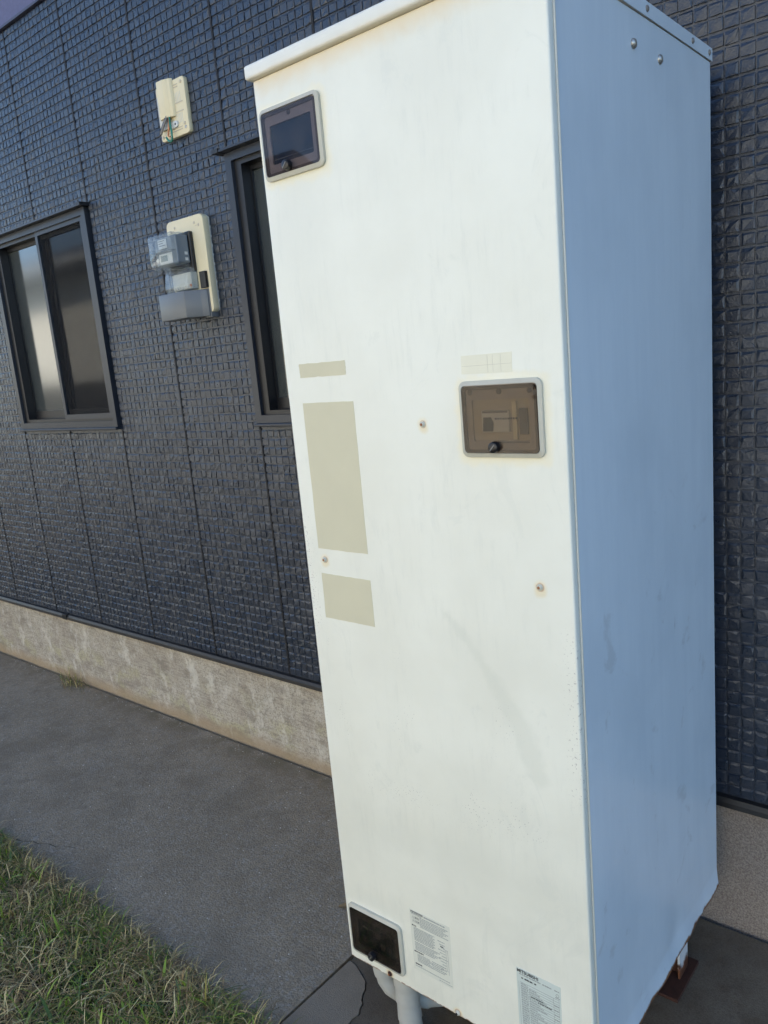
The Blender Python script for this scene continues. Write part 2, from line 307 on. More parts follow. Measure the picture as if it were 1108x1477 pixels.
# ---------------------------------------------------------------- mesh helpers
class MB:
    """collects pieces, then build() links ONE mesh object"""
    def __init__(s): s.bm = bmesh.new()
    def box(s, x0, x1, y0, y1, z0, z1, bev=0, seg=2):
        r = bmesh.ops.create_cube(s.bm, size=1); vv = r['verts']
        for v in vv: v.co = Vector(((x0 + x1) / 2 + v.co.x * (x1 - x0), (y0 + y1) / 2 + v.co.y * (y1 - y0), (z0 + z1) / 2 + v.co.z * (z1 - z0)))
        if bev: bmesh.ops.bevel(s.bm, geom=list({e for v in vv for e in v.link_edges}), offset=bev, segments=seg, affect='EDGES', profile=.5)
        return s
    def prism(s, pts, a0, a1, axis='y', bev=0):
        """outline of (u, v) extruded along an axis: y -> (x, z) outline, z -> (x, y), x -> (y, z)"""
        def mk(u, v, a): return (u, a, v) if axis == 'y' else ((u, v, a) if axis == 'z' else (a, u, v))
        A = [s.bm.verts.new(mk(u, v, a0)) for u, v in pts]; B = [s.bm.verts.new(mk(u, v, a1)) for u, v in pts]
        n = len(pts); fs = [s.bm.faces.new(A[::-1]), s.bm.faces.new(B)]
        for i in range(n): fs.append(s.bm.faces.new((A[i], A[(i + 1) % n], B[(i + 1) % n], B[i])))
        bmesh.ops.recalc_face_normals(s.bm, faces=fs)
        if bev: bmesh.ops.bevel(s.bm, geom=list({e for f in fs for e in f.edges}), offset=bev, segments=2, affect='EDGES', profile=.5)
        return s
    def ring(s, outer, inner, y0, y1, yin=None):
        """frame between two outlines with the same count of points, in the xz plane, from y0 (back) to y1 (front)"""
        yin = y1 if yin is None else yin; n = len(outer)
        V = lambda pts, y: [s.bm.verts.new((u, y, v)) for u, v in pts]
        ob, of, fi, ib = V(outer, y0), V(outer, y1), V(inner, yin), V(inner, y0); fs = []
        for i in range(n):
            j = (i + 1) % n
            for P, Q in ((ob, of), (of, fi), (fi, ib), (ib, ob)): fs.append(s.bm.faces.new((P[i], P[j], Q[j], Q[i])))
        bmesh.ops.recalc_face_normals(s.bm, faces=fs); return s
    def lathe(s, prof, origin, axis, n=20):
        ax = Vector(axis).normalized(); q = ax.to_track_quat('Z', 'Y'); o = Vector(origin); rows = []
        for r, h in prof: rows.append([s.bm.verts.new(o + q @ Vector((r * math.cos(2 * math.pi * k / n), r * math.sin(2 * math.pi * k / n), h))) for k in range(n)])
        fs = []
        for a, b in zip(rows, rows[1:]):
            for k in range(n): fs.append(s.bm.faces.new((a[k], a[(k + 1) % n], b[(k + 1) % n], b[k])))
        fs.append(s.bm.faces.new(rows[0][::-1])); fs.append(s.bm.faces.new(rows[-1]))
        bmesh.ops.recalc_face_normals(s.bm, faces=fs); return s
    def tube(s, pts, r, n=8):
        pts = [Vector(p) for p in pts]; rows = []
        rr = r if isinstance(r, (list, tuple)) else [r] * len(pts)
        for i, p in enumerate(pts):
            d = (pts[min(i + 1, len(pts) - 1)] - pts[max(i - 1, 0)]).normalized(); q = d.to_track_quat('Z', 'Y')
            rows.append([s.bm.verts.new(p + q @ Vector((rr[i] * math.cos(2 * math.pi * k / n), rr[i] * math.sin(2 * math.pi * k / n), 0))) for k in range(n)])
        fs = []
        for a, b in zip(rows, rows[1:]):
            # match rotation of the two rings
            off = min(range(n), key=lambda o: sum((a[k].co - b[(k + o) % n].co).length for k in range(n)))
            b2 = [b[(k + off) % n] for k in range(n)]
            for k in range(n): fs.append(s.bm.faces.new((a[k], a[(k + 1) % n], b2[(k + 1) % n], b2[k])))
            b[:] = b2
        fs.append(s.bm.faces.new(rows[0][::-1])); fs.append(s.bm.faces.new(rows[-1]))
        bmesh.ops.recalc_face_normals(s.bm, faces=fs); return s
    def build(s, name, mat, parent=None, smooth=False, offset=(0, 0, 0)):
        me = bpy.data.meshes.new(name); s.bm.to_mesh(me); s.bm.free()
        me.materials.append(MAT[mat] if isinstance(mat, str) else mat)
        if smooth:
            me.polygons.foreach_set('use_smooth', [True] * len(me.polygons)); me.update()
            try: me.set_sharp_from_angle(angle=math.radians(40))
            except Exception: pass
        return link(name, me, parent, offset)

def link(name, me, parent=None, loc=(0, 0, 0)):
    o = bpy.data.objects.new(name, me); col.objects.link(o); o.parent = parent; o.location = loc; return o
def tag(o, label=None, cat=None, group=None, kind=None):
    for k, v in (('label', label), ('category', cat), ('group', group), ('kind', kind)):
        if v: o[k] = v
    return o
def thing(name, loc, label, cat, group=None):
    return tag(link(name, None, None, loc), label, cat, group)
def rrect(cx, cz, hx, hz, r, n=5):
    pts = []
    for (sx, sz, a0) in ((1, 1, 0), (-1, 1, 90), (-1, -1, 180), (1, -1, 270)):
        for k in range(n + 1):
            a = math.radians(a0 + 90 * k / n); pts.append((cx + sx * (hx - r) + r * math.cos(a), cz + sz * (hz - r) + r * math.sin(a)))
    return pts
def pydata(name, V, F, mats, parent=None, idx=None):
    me = bpy.data.meshes.new(name); me.from_pydata(V, [], F)
    for m in mats: me.materials.append(MAT[m])
    if idx is not None: me.polygons.foreach_set('material_index', idx)
    me.update(); return link(name, me, parent)

def project(x, y, z):
    d = np.stack([x - CAM.x, y - CAM.y, z - CAM.z], -1); w = d @ np.array(FW)
    return 554 + FPX * (d @ np.array(RT)) / w, 738.5 - FPX * (d @ np.array(UP)) / w, w

# ---------------------------------------------------------------- ground
EDGE = -0.968                                    # pavement / lawn edge runs parallel to the house
tag(MB().box(-150, 150, -150, 150, -.6, -.016).build('ground', 'lawn_soil'), kind='structure')
pts = [(-.302, -.004), (-9, -.004)]
xs = np.linspace(-9, -.306, 90)
for x in xs: pts.append((x, EDGE + .03 * math.sin(x * 2.3) + .018 * math.sin(x * 7.1 + 1) + rng.normal(0, .009)))
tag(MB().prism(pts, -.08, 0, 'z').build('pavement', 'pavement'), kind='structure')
m = MB(); cp = [(-1.70, -.905), (-1.655, -.893), (-1.62, -.872), (-1.585, -.868), (-1.55, -.846), (-1.51, -.842), (-1.475, -.816), (-1.44, -.806)]
for (x0, y0), (x1, y1) in zip(cp, cp[1:]):
    w = rng.uniform(.0005, .0017); m.prism([(x0, y0 - w), (x1, y1 - w * .8), (x1, y1 + w * .8), (x0, y0 + w)], .0003, .0008, 'z')
m.build('crack', 'soil', bpy.data.objects['pavement'])
crack = [(-.293, -.655), (-.27, -.658), (-.238, -.672), (-.212, -.685), (-.196, -.705), (-.19, -.722), (-.180, -.737), (-.172, -.742), (-.168, -.757), (-.158, -.772), (-.163, -.79), (-.160, -.806), (-.172, -.815), (-.180, -.835), (-.174, -.86), (-.190, -.885), (-.195, -.93)]
tag(MB().prism(crack + [(-.297, -.935)], -.08, .003, 'z').build('mortar_patch', 'patch'), kind='structure')
pad = [(-.298, -.004), (-.2945, -.30), (-.292, -.652)] + [(a + .0028, b + .0018) for a, b in crack[1:]] + [(.1, -.945), (.7, -.94), (1.6, -.93), (3.6, -.95), (3.6, -.004)]
tag(MB().prism(pad, -.08, .001, 'z').build('concrete_pad', 'pad'), kind='structure')
tag(MB().box(-60, 3.4, -60, -5.0, -.2, -.008).build('gravel_yard', 'gravel'), kind='structure')

# grass: dry thatch with green blades
def blades(n, xr, yr, hr, wr, lean, mats, edge=True, spread=None):
    V, F, I = [], [], []
    for i in range(n):
        x = rng.uniform(*xr); y = rng.uniform(*yr)
        if spread: x, y = spread[0] + rng.normal(0, spread[2]), spread[1] - abs(rng.normal(0, spread[2] * .5))
        h = rng.uniform(*hr) * rng.uniform(.6, 1.2); w = rng.uniform(*wr); a = rng.uniform(0, 2 * math.pi); ln = rng.uniform(*lean)
        z0 = -.016 if y < EDGE - .01 else 0.0
        if edge: z0 += .012 * min(1, max(0, (EDGE - y) / .05))
        dx, dy = math.cos(a), math.sin(a); px, py = -dy * w / 2, dx * w / 2; k = len(V); P = []
        for t_, ws in ((0, 1), (.4, .9), (.75, .6), (1, 0)):
            r = h * math.sin(ln) * (t_ ** 1.4); zz = z0 + h * t_ * math.cos(ln * t_) * (1 if ln < 1.2 else .55) + (.004 if ln > 1.2 else 0)
            cx, cy = x + dx * r, y + dy * r
            if ws: P += [(cx + px * ws, cy + py * ws, zz), (cx - px * ws, cy - py * ws, zz)]
            else: P += [(cx, cy, zz)]
        V += P; F += [(k, k + 1, k + 3, k + 2), (k + 2, k + 3, k + 5, k + 4), (k + 4, k + 5, k + 6)]
        cl = math.sin(x * 9.1 + 1.3) * math.sin(y * 11.7 + .4) + .6 * math.sin(x * 23 + y * 17) + rng.normal(0, .5)
        m = int(rng.choice(len(mats), p=mats_p(mats, cl))); I += [m] * 3
    return V, F, I
def mats_p(m, cl=0):
    w = np.array([w * ((1.9 if 'straw' in q else .45) if cl > .45 else ((.45 if 'straw' in q else 1.8) if cl < -.35 else 1)) for q, w in m]); return w / w.sum()
GM = [('grass_straw', 3.4), ('grass_straw_pale', 1.9), ('grass_straw_dark', 4.5), ('grass_green', 1.4), ('grass_green_deep', 1.8), ('grass_green_olive', 2.8)]
GG = [('grass_straw', .2), ('grass_straw_pale', .1), ('grass_straw_dark', .2), ('grass_green', 2.4), ('grass_green_deep', 2), ('grass_green_olive', 1.4)]
V, F, I = [], [], []
for (n, xr, yr, hr, wr, ln, mm) in ((24000, (-2.3, .1), (-1.75, EDGE + .02), (.03, .11), (.0014, .0034), (1.1, 1.65), GM), (3400, (-2.3, .1), (EDGE - .04, EDGE + .055), (.02, .08), (.0014, .0034), (1.0, 1.65), GM), (26000, (-4.2, 2.6), (-3.2, EDGE), (.04, .12), (.0025, .006), (1.0, 1.6), GM),
                                   (5600, (-2.3, .1), (-1.75, EDGE + .01), (.02, .065), (.002, .0045), (.2, 1.1), GG), (6500, (-4.2, 2.6), (-3.2, EDGE), (.03, .09), (.003, .006), (.2, 1.1), GG),
                                   (330, (-2.3, .1), (-1.6, EDGE + .005), (.05, .11), (.005, .010), (.2, 1.1), [('grass_straw', 0), ('grass_straw_pale', 0), ('grass_straw_dark', 0), ('grass_green', 3), ('grass_green_deep', 1.5), ('grass_green_olive', .5)])):
    v, f, i = blades(n, xr, yr, hr, wr, ln, mm); k = len(V); V += v; F += [tuple(q + k for q in t_) for t_ in f]; I += i
g = pydata('grass', V, F, [m for m, _ in GM], None, I); tag(g, 'mixed dry and green grass beside the pavement', 'grass', kind='stuff')
V, F, I = blades(120, (0, 1), (0, 1), (.04, .12), (.0012, .003), (.4, 1.4), GM, edge=False, spread=(-2.86, -.006, .075))
for i in range(3): pass
tag(pydata('weed_tuft', V, F, [m for m, _ in GM], None, I), 'small dry weed tuft sprouting where the foundation meets the asphalt', 'weed')

# ---------------------------------------------------------------- house
house = thing('house', (0, 0, 0), 'house wall of navy block-textured siding on a stained concrete foundation', 'house')
J0, PW, ROW, NC = -2.967, .455, .0318, 14
Z0, Z1 = .392, 3.095                            # siding from plinth strip to the band
KA, KB = -8, 14
WIN = [(-2.96, 1.372), (-1.147, 1.372)]; WW, WH = .893, .918
X_L, X_R = J0 + KA * PW, J0 + (KB + 1) * PW
MB().box(X_L, X_R, .012, .20, -.4, .364).build('foundation', 'foundation', house)
fl = MB()
fl.prism([(.004, .392), (-.012, .389), (-.018, .378), (-.020, .366), (.030, .364), (.030, .392)], X_L, X_R, 'x')
fl.build('drip_flashing', 'plinth_metal', house)
for x in (-2.86, -.42, 1.9):
    MB().box(x - .022, x + .022, -.0225, .0, .3645, .3925, .002).build('flashing_joiner', 'plinth_metal', house)

def in_window(x0, x1, z0, z1):
    for wx, wz in WIN:
        if x1 > wx - .001 and x0 < wx + WW + .001 and z1 > wz - .001 and z0 < wz + WH + .001: return True
    return False

# block shapes: an uneven chiselled face with rounded rim
def block_variant():
    g = np.zeros((4, 4)); base = .0070
    tilt = rng.normal(0, .0003, 2)
    for i in range(4):
        for j in range(4):
            rim = i in (0, 3) or j in (0, 3)
            g[i, j] = base + tilt[0] * (i - 1.5) + tilt[1] * (j - 1.5) + rng.normal(0, .0003 if rim else .0006) - (.0028 if j == 3 else (.0012 if i in (0, 3) else (.0003 if j == 0 else 0)))
    return g
VARS = [block_variant() for _ in range(40)]
US = np.array([0, .13, .87, 1]); VS_ = np.array([0, .10, .84, 1])
def block_verts(x0, x1, z0, z1, var, jit, edge):
    P = []
    for i in range(4):
        for j in range(4):
            u = US[i] + (0 if i in (0, 3) else jit[i * 4 + j] * .10); v = VS_[j] + (0 if j in (0, 3) else jit[j * 4 + i] * .10)
            P.append((x0 + (x1 - x0) * u, .004 - var[i, j], z0 + (z1 - z0) * v + (jit[i] * .0003 if j in (0, 3) else 0)))
    rimidx = [(i, 0) for i in range(4)] + [(3, j) for j in (1, 2, 3)] + [(i, 3) for i in (2, 1, 0)] + [(0, j) for j in (2, 1)]
    for i, j in rimidx:
        x, y, z = P[i * 4 + j]; P.append((x + (-edge[0] if i == 0 else (edge[1] if i == 3 else 0)), (.003 if j else .004), z))
    return P
BF = [(i * 4 + j, (i + 1) * 4 + j, (i + 1) * 4 + j + 1, i * 4 + j + 1) for i in range(3) for j in range(3)]
RI = [0, 4, 8, 12, 13, 14, 15, 11, 7, 3, 2, 1]
BF += [(RI[k], 16 + k, 16 + (k + 1) % 12, RI[(k + 1) % 12]) for k in range(12)]
BF = np.array(BF)

cells = []                                      # (panel, x0, x1, z0, z1)
nrow = int((Z1 - Z0) / ROW)
for k in range(KA, KB + 1):
    xa, xb = J0 + k * PW + .0048, J0 + (k + 1) * PW - .0048
    ph = rng.uniform(0, 1) * 0.0
    for r in range(nrow):
        za = Z0 + .002 + r * ROW; zb = za + ROW
        cuts = np.linspace(xa, xb, NC + 1); cuts[1:-1] += rng.normal(0, .0007, NC - 1)
        for c in range(NC):
            gx, gz = .0018, .0029
            b = (cuts[c] + (0 if c == 0 else gx), cuts[c + 1] - (0 if c == NC - 1 else gx), za + gz + rng.normal(0, .0005), zb - gz + rng.normal(0, .0005))
            if not in_window(b[0], b[1], b[2], b[3]): cells.append((k,) + b)
cells = np.array(cells)
# the 300 blocks that show largest become objects of their own
cx, cz = (cells[:, 1] + cells[:, 2]) / 2, (cells[:, 3] + cells[:, 4]) / 2
u, v, w = project(cx, np.zeros_like(cx), cz)
area = (cells[:, 2] - cells[:, 1]) * (cells[:, 4] - cells[:, 3]) * np.abs(CAM.y) / w ** 3
inside = (u > -5) & (u < 1113) & (v > -5) & (v < 1482) & (w > 0)
TX0, TY0, TZ0 = -.1353, -.7942, .1964
hid = (u > 362) & (u < 1028 + (v / 1477) * 8) & (v > 60)
area[~inside | hid] = 0
big = set(np.argsort(-area)[:300].tolist())
panels = {}
for k in range(KA, KB + 1):
    xa, xb = J0 + k * PW + .0042, J0 + (k + 1) * PW - .0042
    m = MB(); w_ = next((q for q in WIN if xb > q[0] + .02 and xa < q[0] + WW - .02), None)
    if w_: m.box(xa, xb, .0008, .016, Z0, w_[1] + .004); MB().box(xa, xb, .0008, .016, w_[1] + WH - .004, Z1).build('siding_panel', 'siding', house)
    else: m.box(xa, xb, .0008, .016, Z0, Z1)
    panels[k] = m.build('siding_panel', 'siding', house)
bulk = {k: ([], 0) for k in panels}; VB = {k: [] for k in panels}; FB = {k: [] for k in panels}
jits = rng.normal(0, 1, (64, 16)).clip(-1.6, 1.6)
for n, c in enumerate(cells):
    k = int(c[0]); f_ = (c[1] - J0) / PW - k; g_ = (c[2] - J0) / PW - k
    P = block_verts(c[1], c[2], c[3], c[4], VARS[rng.integers(40)], jits[rng.integers(64)], (.0003, .0003))
    if n in big:
        me = bpy.data.meshes.new('siding_block'); me.from_pydata(P, [], BF.tolist()); me.materials.append(MAT['siding']); link('siding_block', me, panels[k])
    else:
        FB[k].append(BF + 28 * len(VB[k])); VB[k].append(P)
for k in panels:
    me = bpy.data.meshes.new('siding_relief'); vv = np.array(VB[k]).reshape(-1, 3); ff = np.concatenate(FB[k])
    me.from_pydata(vv.tolist(), [], ff.tolist()); me.materials.append(MAT['siding'])
    tag(link('siding_relief', me, panels[k]), kind='stuff')
MB().box(X_L, X_R, .020, .035, .364, Z1 + .02).build('joint_backing', 'plinth_metal', house) if False else None
for k in range(KA, KB + 2):
    x = J0 + k * PW; w_ = next((q for q in WIN if q[0] - .012 < x < q[0] + WW + .012), None)
    for a, b in ([(Z0, Z1)] if not w_ else [(Z0, w_[1] - .018), (w_[1] + WH + .015, Z1)]): MB().box(x - .0040, x + .0040, -.0034, .018, a, b).build('joint_shade_strip', 'joint_shade', house)  # black strip in each panel joint stands in for its deep shadow
# backing sheet behind the panels, open at the windows
m = MB(); xs_ = [X_L, WIN[0][0] + .01, WIN[0][0] + WW - .01, WIN[1][0] + .01, WIN[1][0] + WW - .01, X_R]
for i in range(5):
    if i in (1, 3): m.box(xs_[i], xs_[i + 1], .018, .19, .366, 1.377); m.box(xs_[i], xs_[i + 1], .018, .19, 1.372 + WH - .01, Z1)
    else: m.box(xs_[i], xs_[i + 1], .018, .19, .366, Z1)
m.build('joint_backing', 'plinth_metal', house)
MB().box(X_L, X_R, -.016, .19, Z1 + .003, Z1 + .012).build('band_flashing', 'trim_band', house)
MB().box(X_L, X_R, .0, .19, Z1 + .012, 5.7).build('upper_wall', 'upper_siding', house)
MB().box(X_L, X_L + .18, .2, 8.0, -.4, 5.7).build('gable_wall', 'upper_siding', house)
MB().box(X_R - .18, X_R, .2, 8.0, -.4, 5.7).build('gable_wall', 'upper_siding', house)
MB().box(X_L, X_R, 8.0, 8.2, -.4, 5.7).build('rear_wall', 'upper_siding', house)
m = MB(); m.prism([(-.55, 5.55), (4.1, 7.1), (8.7, 5.55), (8.7, 5.72), (4.1, 7.30), (-.55, 5.72)], X_L - .4, X_R + .4, 'x'); m.build('roof', 'roof_tile', house)
MB().box(X_L, X_R, .19, 8.0, .366, .372).build('floor_slab', 'interior', house)
MB().box(X_L + .18, X_R - .18, 1.6, 1.65, .372, 5.6).build('inner_wall', 'interior', house)

# ---- sliding windows: outer trim, sashes, glass, insect screen on the right half
def make_window(wx, wz):
    o = rrect(WW / 2, WH / 2, WW / 2, WH / 2, .003, 1); i_ = rrect(WW / 2, WH / 2, WW / 2 - .031, WH / 2 - .028, .003, 1)
    win = MB().ring(o, i_, .017, -.017).build('window', 'alu', house, offset=(wx, 0, wz))
    io = rrect(WW / 2, WH / 2, WW / 2 - .0005, WH / 2 - .0005, .002, 1)
    MB().ring(rrect(WW / 2, WH / 2, WW / 2 - .030, WH / 2 - .026, .002, 1), rrect(WW / 2, WH / 2, WW / 2 - .066, WH / 2 - .044, .002, 1), .14, -.004).build('track_frame', 'alu_black', win)
    m = MB(); m.prism([(-.046, WH + .001), (-.046, WH + .008), (-.002, WH + .012), (.0025, WH + .012), (.0025, WH + .001)], -.004, WW + .004, 'x')
    m.build('drip_cap', 'alu', win)
    for x in (-.010, WW + .010): MB().box(x - .016, x + .016, -.049, .002, WH - .001, WH + .0135, .001).build('cap_end', 'alu_black', win)
    MB().box(-.003, WW + .003, -.030, .0028, -.012, -.0005, .003).build('sill', 'alu', win)
    zb, zt = .040, WH - .036
    def sash(x0, x1, y, st, gm):
        f = MB().ring(rrect((x0 + x1) / 2, (zb + zt) / 2, (x1 - x0) / 2, (zt - zb) / 2, .002, 1), rrect((x0 + x1) / 2, (zb + zt) / 2 + .010, (x1 - x0) / 2 - st, (zt - zb) / 2 - st - .008, .002, 1), y + .022, y).build('sash', 'alu_black', win)
        MB().box(x0 + st - .004, x1 - st + .004, y + .009, y + .014, zb + st - .01, zt - st + .004).build('glass_pane', gm, win)
    sash(.046, .475, .036, .026, 'glass_front'); sash(.425, WW - .046, .013, .026, 'glass_inner')
    sf = MB().ring(rrect(.645, (zb + zt) / 2 + .01, .208, (zt - zb) / 2 + .012, .002, 1), rrect(.645, (zb + zt) / 2 + .006, .186, (zt - zb) / 2 - .016, .002, 1), .008, -.008).build('screen_frame', 'alu', win)
    MB().box(.645 - .188, .645 + .188, .001, .002, zb + .008, zt - .004).build('insect_screen', 'screen', win)
    MB().box(.08, WW - .06, .16, .165, .03, WH - .03).build('frosted_backing', 'curtain', win)
    return win
for wx, wz in WIN: make_window(wx, wz)

# ---------------------------------------------------------------- houses across the yard (they stand in the sun)
def neighbour(x0, x1, y, h, label):
    nb = thing('neighbour_house', ((x0 + x1) / 2, y, 0), label, 'house', 'neighbouring houses across the yard')
    L = (x1 - x0) / 2
    MB().box(-L, L, -7, 0, -.3, h).build('wall', 'neighbour_wall', nb)
    MB().prism([(.6, h - .12), (.6, h + .05), (-3.5, h + 1.5), (-7.6, h + .05), (-7.6, h - .12)], -L - .4, L + .4, 'x').build('roof', 'neighbour_roof', nb)
    MB().box(-L - .4, L + .4, .60, .72, h - .06, h + .07, .02).build('gutter', 'white_plastic', nb)
    n = int(2 * L / 3.2)
    for i in range(n):
        wx = -L + (i + .5) * 2 * L / n
        for z in ([1.0] if h < 4.8 else [1.0, 3.7]):
            if i % 2: continue
            w = MB().ring(rrect(wx, z + .55, .62, .55, .01, 1), rrect(wx, z + .55, .56, .49, .01, 1), .0, .05).build('window', 'white_plastic', nb)
            MB().box(wx - .57, wx + .57, .002, .01, z + .05, z + 1.05).build('pane', 'glass_inner', w)
neighbour(-4.8, 3.2, -7.6, 5.6, 'two-storey cream white house across the yard facing the heater')
neighbour(-10.2, -5.0, -7.7, 3.1, 'single-storey cream white annex beside the two-storey house across the yard')
neighbour(-27, -10.6, -7.6, 4.1, 'low cream white house across the yard reflected in the sliding window')
fe = thing('board_fence', (-19, -6.6, 0), 'dark stained board fence in front of the low house', 'fence')
m = MB()
for i in range(56): m.box(-8 + i * .285, -8 + i * .285 + .27, -.012, .012, .05, 1.62)
m.build('board', 'fence_wood', fe)
for i in range(9): MB().box(-8.06 + i * 1.99, -7.96 + i * 1.99, -.12, -.02, -.3, 1.7).build('post', 'fence_wood', fe)

# ---------------------------------------------------------------- water heater
heater = thing('water_heater', (TX0, TY0, TZ0), 'tall weathered white electric water heater cabinet standing in front of the navy wall', 'water heater')
MB().box(0, TW, 0, .018, 0, TH - .001, .0036, 3).build('front_panel', 'front', heater, True)
MB().box(TW - .003, TW + .0016, .0185, .0225, .004, TH - .002, .0014, 2).build('edge_trim', 'lid', heater, True)
def side_panel(x, sgn, name='side_panel'):
    ny, nz = 44, 70; V = []; F = []
    zz = np.concatenate([np.linspace(0, .07, 24), np.linspace(.085, TH - .001, nz - 24)])
    for layer in (0, 1):
        for z in zz:
            for j in range(ny + 1):
                y = .023 + (TD - .023) * j / ny; dx = 0; q = max(0, (.045 - z) / .045)
                wav = .5 + .5 * math.sin(y * 17.5 + 1.2) + .35 * math.sin(y * 41)
                dx = .006 * q ** 1.3 * (.7 + .3 * wav) + .0016 * math.sin(y * 7 + 1) * math.sin(z * 2.1) + .0006 * q * math.sin(y * 43) - .003 * math.exp(-((y - .42) ** 2) / .0016 - ((z - .06) ** 2) / .002)
                V.append((x + sgn * (dx - layer * .003), y, z - .008 * q * (.6 + .2 * wav)))
    N = ny + 1; K = len(zz) * N
    for L in (0, 1):
        for i in range(len(zz) - 1):
            for j in range(ny):
                a = L * K + i * N + j; F.append((a, a + 1, a + N + 1, a + N))
    for j in range(ny): F.append((j, j + 1, K + j + 1, K + j))
    for i in range(len(zz) - 1):
        for j in (0, ny): a = i * N + j; F.append((a, a + N, K + a + N, K + a))
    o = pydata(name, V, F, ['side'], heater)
    bm = bmesh.new(); bm.from_mesh(o.data); bmesh.ops.recalc_face_normals(bm, faces=bm.faces); bm.to_mesh(o.data); bm.free()
    o.data.polygons.foreach_set('use_smooth', [True] * len(o.data.polygons)); o.data.set_sharp_from_angle(angle=math.radians(40)); return o
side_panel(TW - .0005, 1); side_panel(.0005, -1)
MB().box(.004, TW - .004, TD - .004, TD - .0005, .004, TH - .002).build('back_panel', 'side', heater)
MB().box(.012, TW - .018, .02, TD - .006, .012, .018).build('base_plate', 'rust', heater)
# lid
lid = MB().box(-.009, TW + .0025, -.012, TD + .006, TH, TH + .0255, .005, 3).build('lid', 'lid', heater, True)
MB().box(.002, TW - .002, .012, TD, TH - .0009, TH - .0001).build('lid_gasket', 'black_plastic', heater)
MB().box(TW + .0028, TW + .0036, .0, TD + .004, TH + .0004, TH + .0250, .0003, 1).build('lid_flange_sky_tint', 'side', heater)  # thin strip giving the lid's right face the side's painted-in sky blue
for y in (.16, .357, .585, .683):
    MB().lathe([(.0055, 0), (.0055, .0012), (.004, .0028), (.0015, .0034)], (TW + .0036, y, TH + .0130), (1, 0, 0), 14).build('screw', 'grey_wire', heater, True)
for y in (.301, .4196):
    MB().lathe([(.0085, 0), (.0085, .0015), (.0065, .0045), (.0025, .006)], (TW + .0003, y, 1.8452), (1, 0, 0), 16).build('screw', 'steel', heater, True)
for y, z in ((.257, .008), (.445, .008), (.61, .008)):
    MB().lathe([(.005, 0), (.005, .0012), (.003, .003)], (TW - .008, y, z), (1, 0, -.15), 12).build('screw', 'rust', heater, True)
for i, (x, z) in enumerate(SCREWS):
    s_ = MB().lathe([(.0058, 0), (.0058, .0012), (.0046, .0012), (.0046, .0026), (.0036, .0042), (.002, .0046)], (x, -.0002, z), (0, -1, 0), 16).build('screw', 'cream_grey' if i not in (3,) else 'rust', heater, True)
    MB().lathe([(.0028, 0), (.0022, .0008)], (x - .0004, -.0046, z), (0, -1, 0), 10).build('screw_recess', 'rust_bright' if i != 4 else 'black_plastic', s_, True)

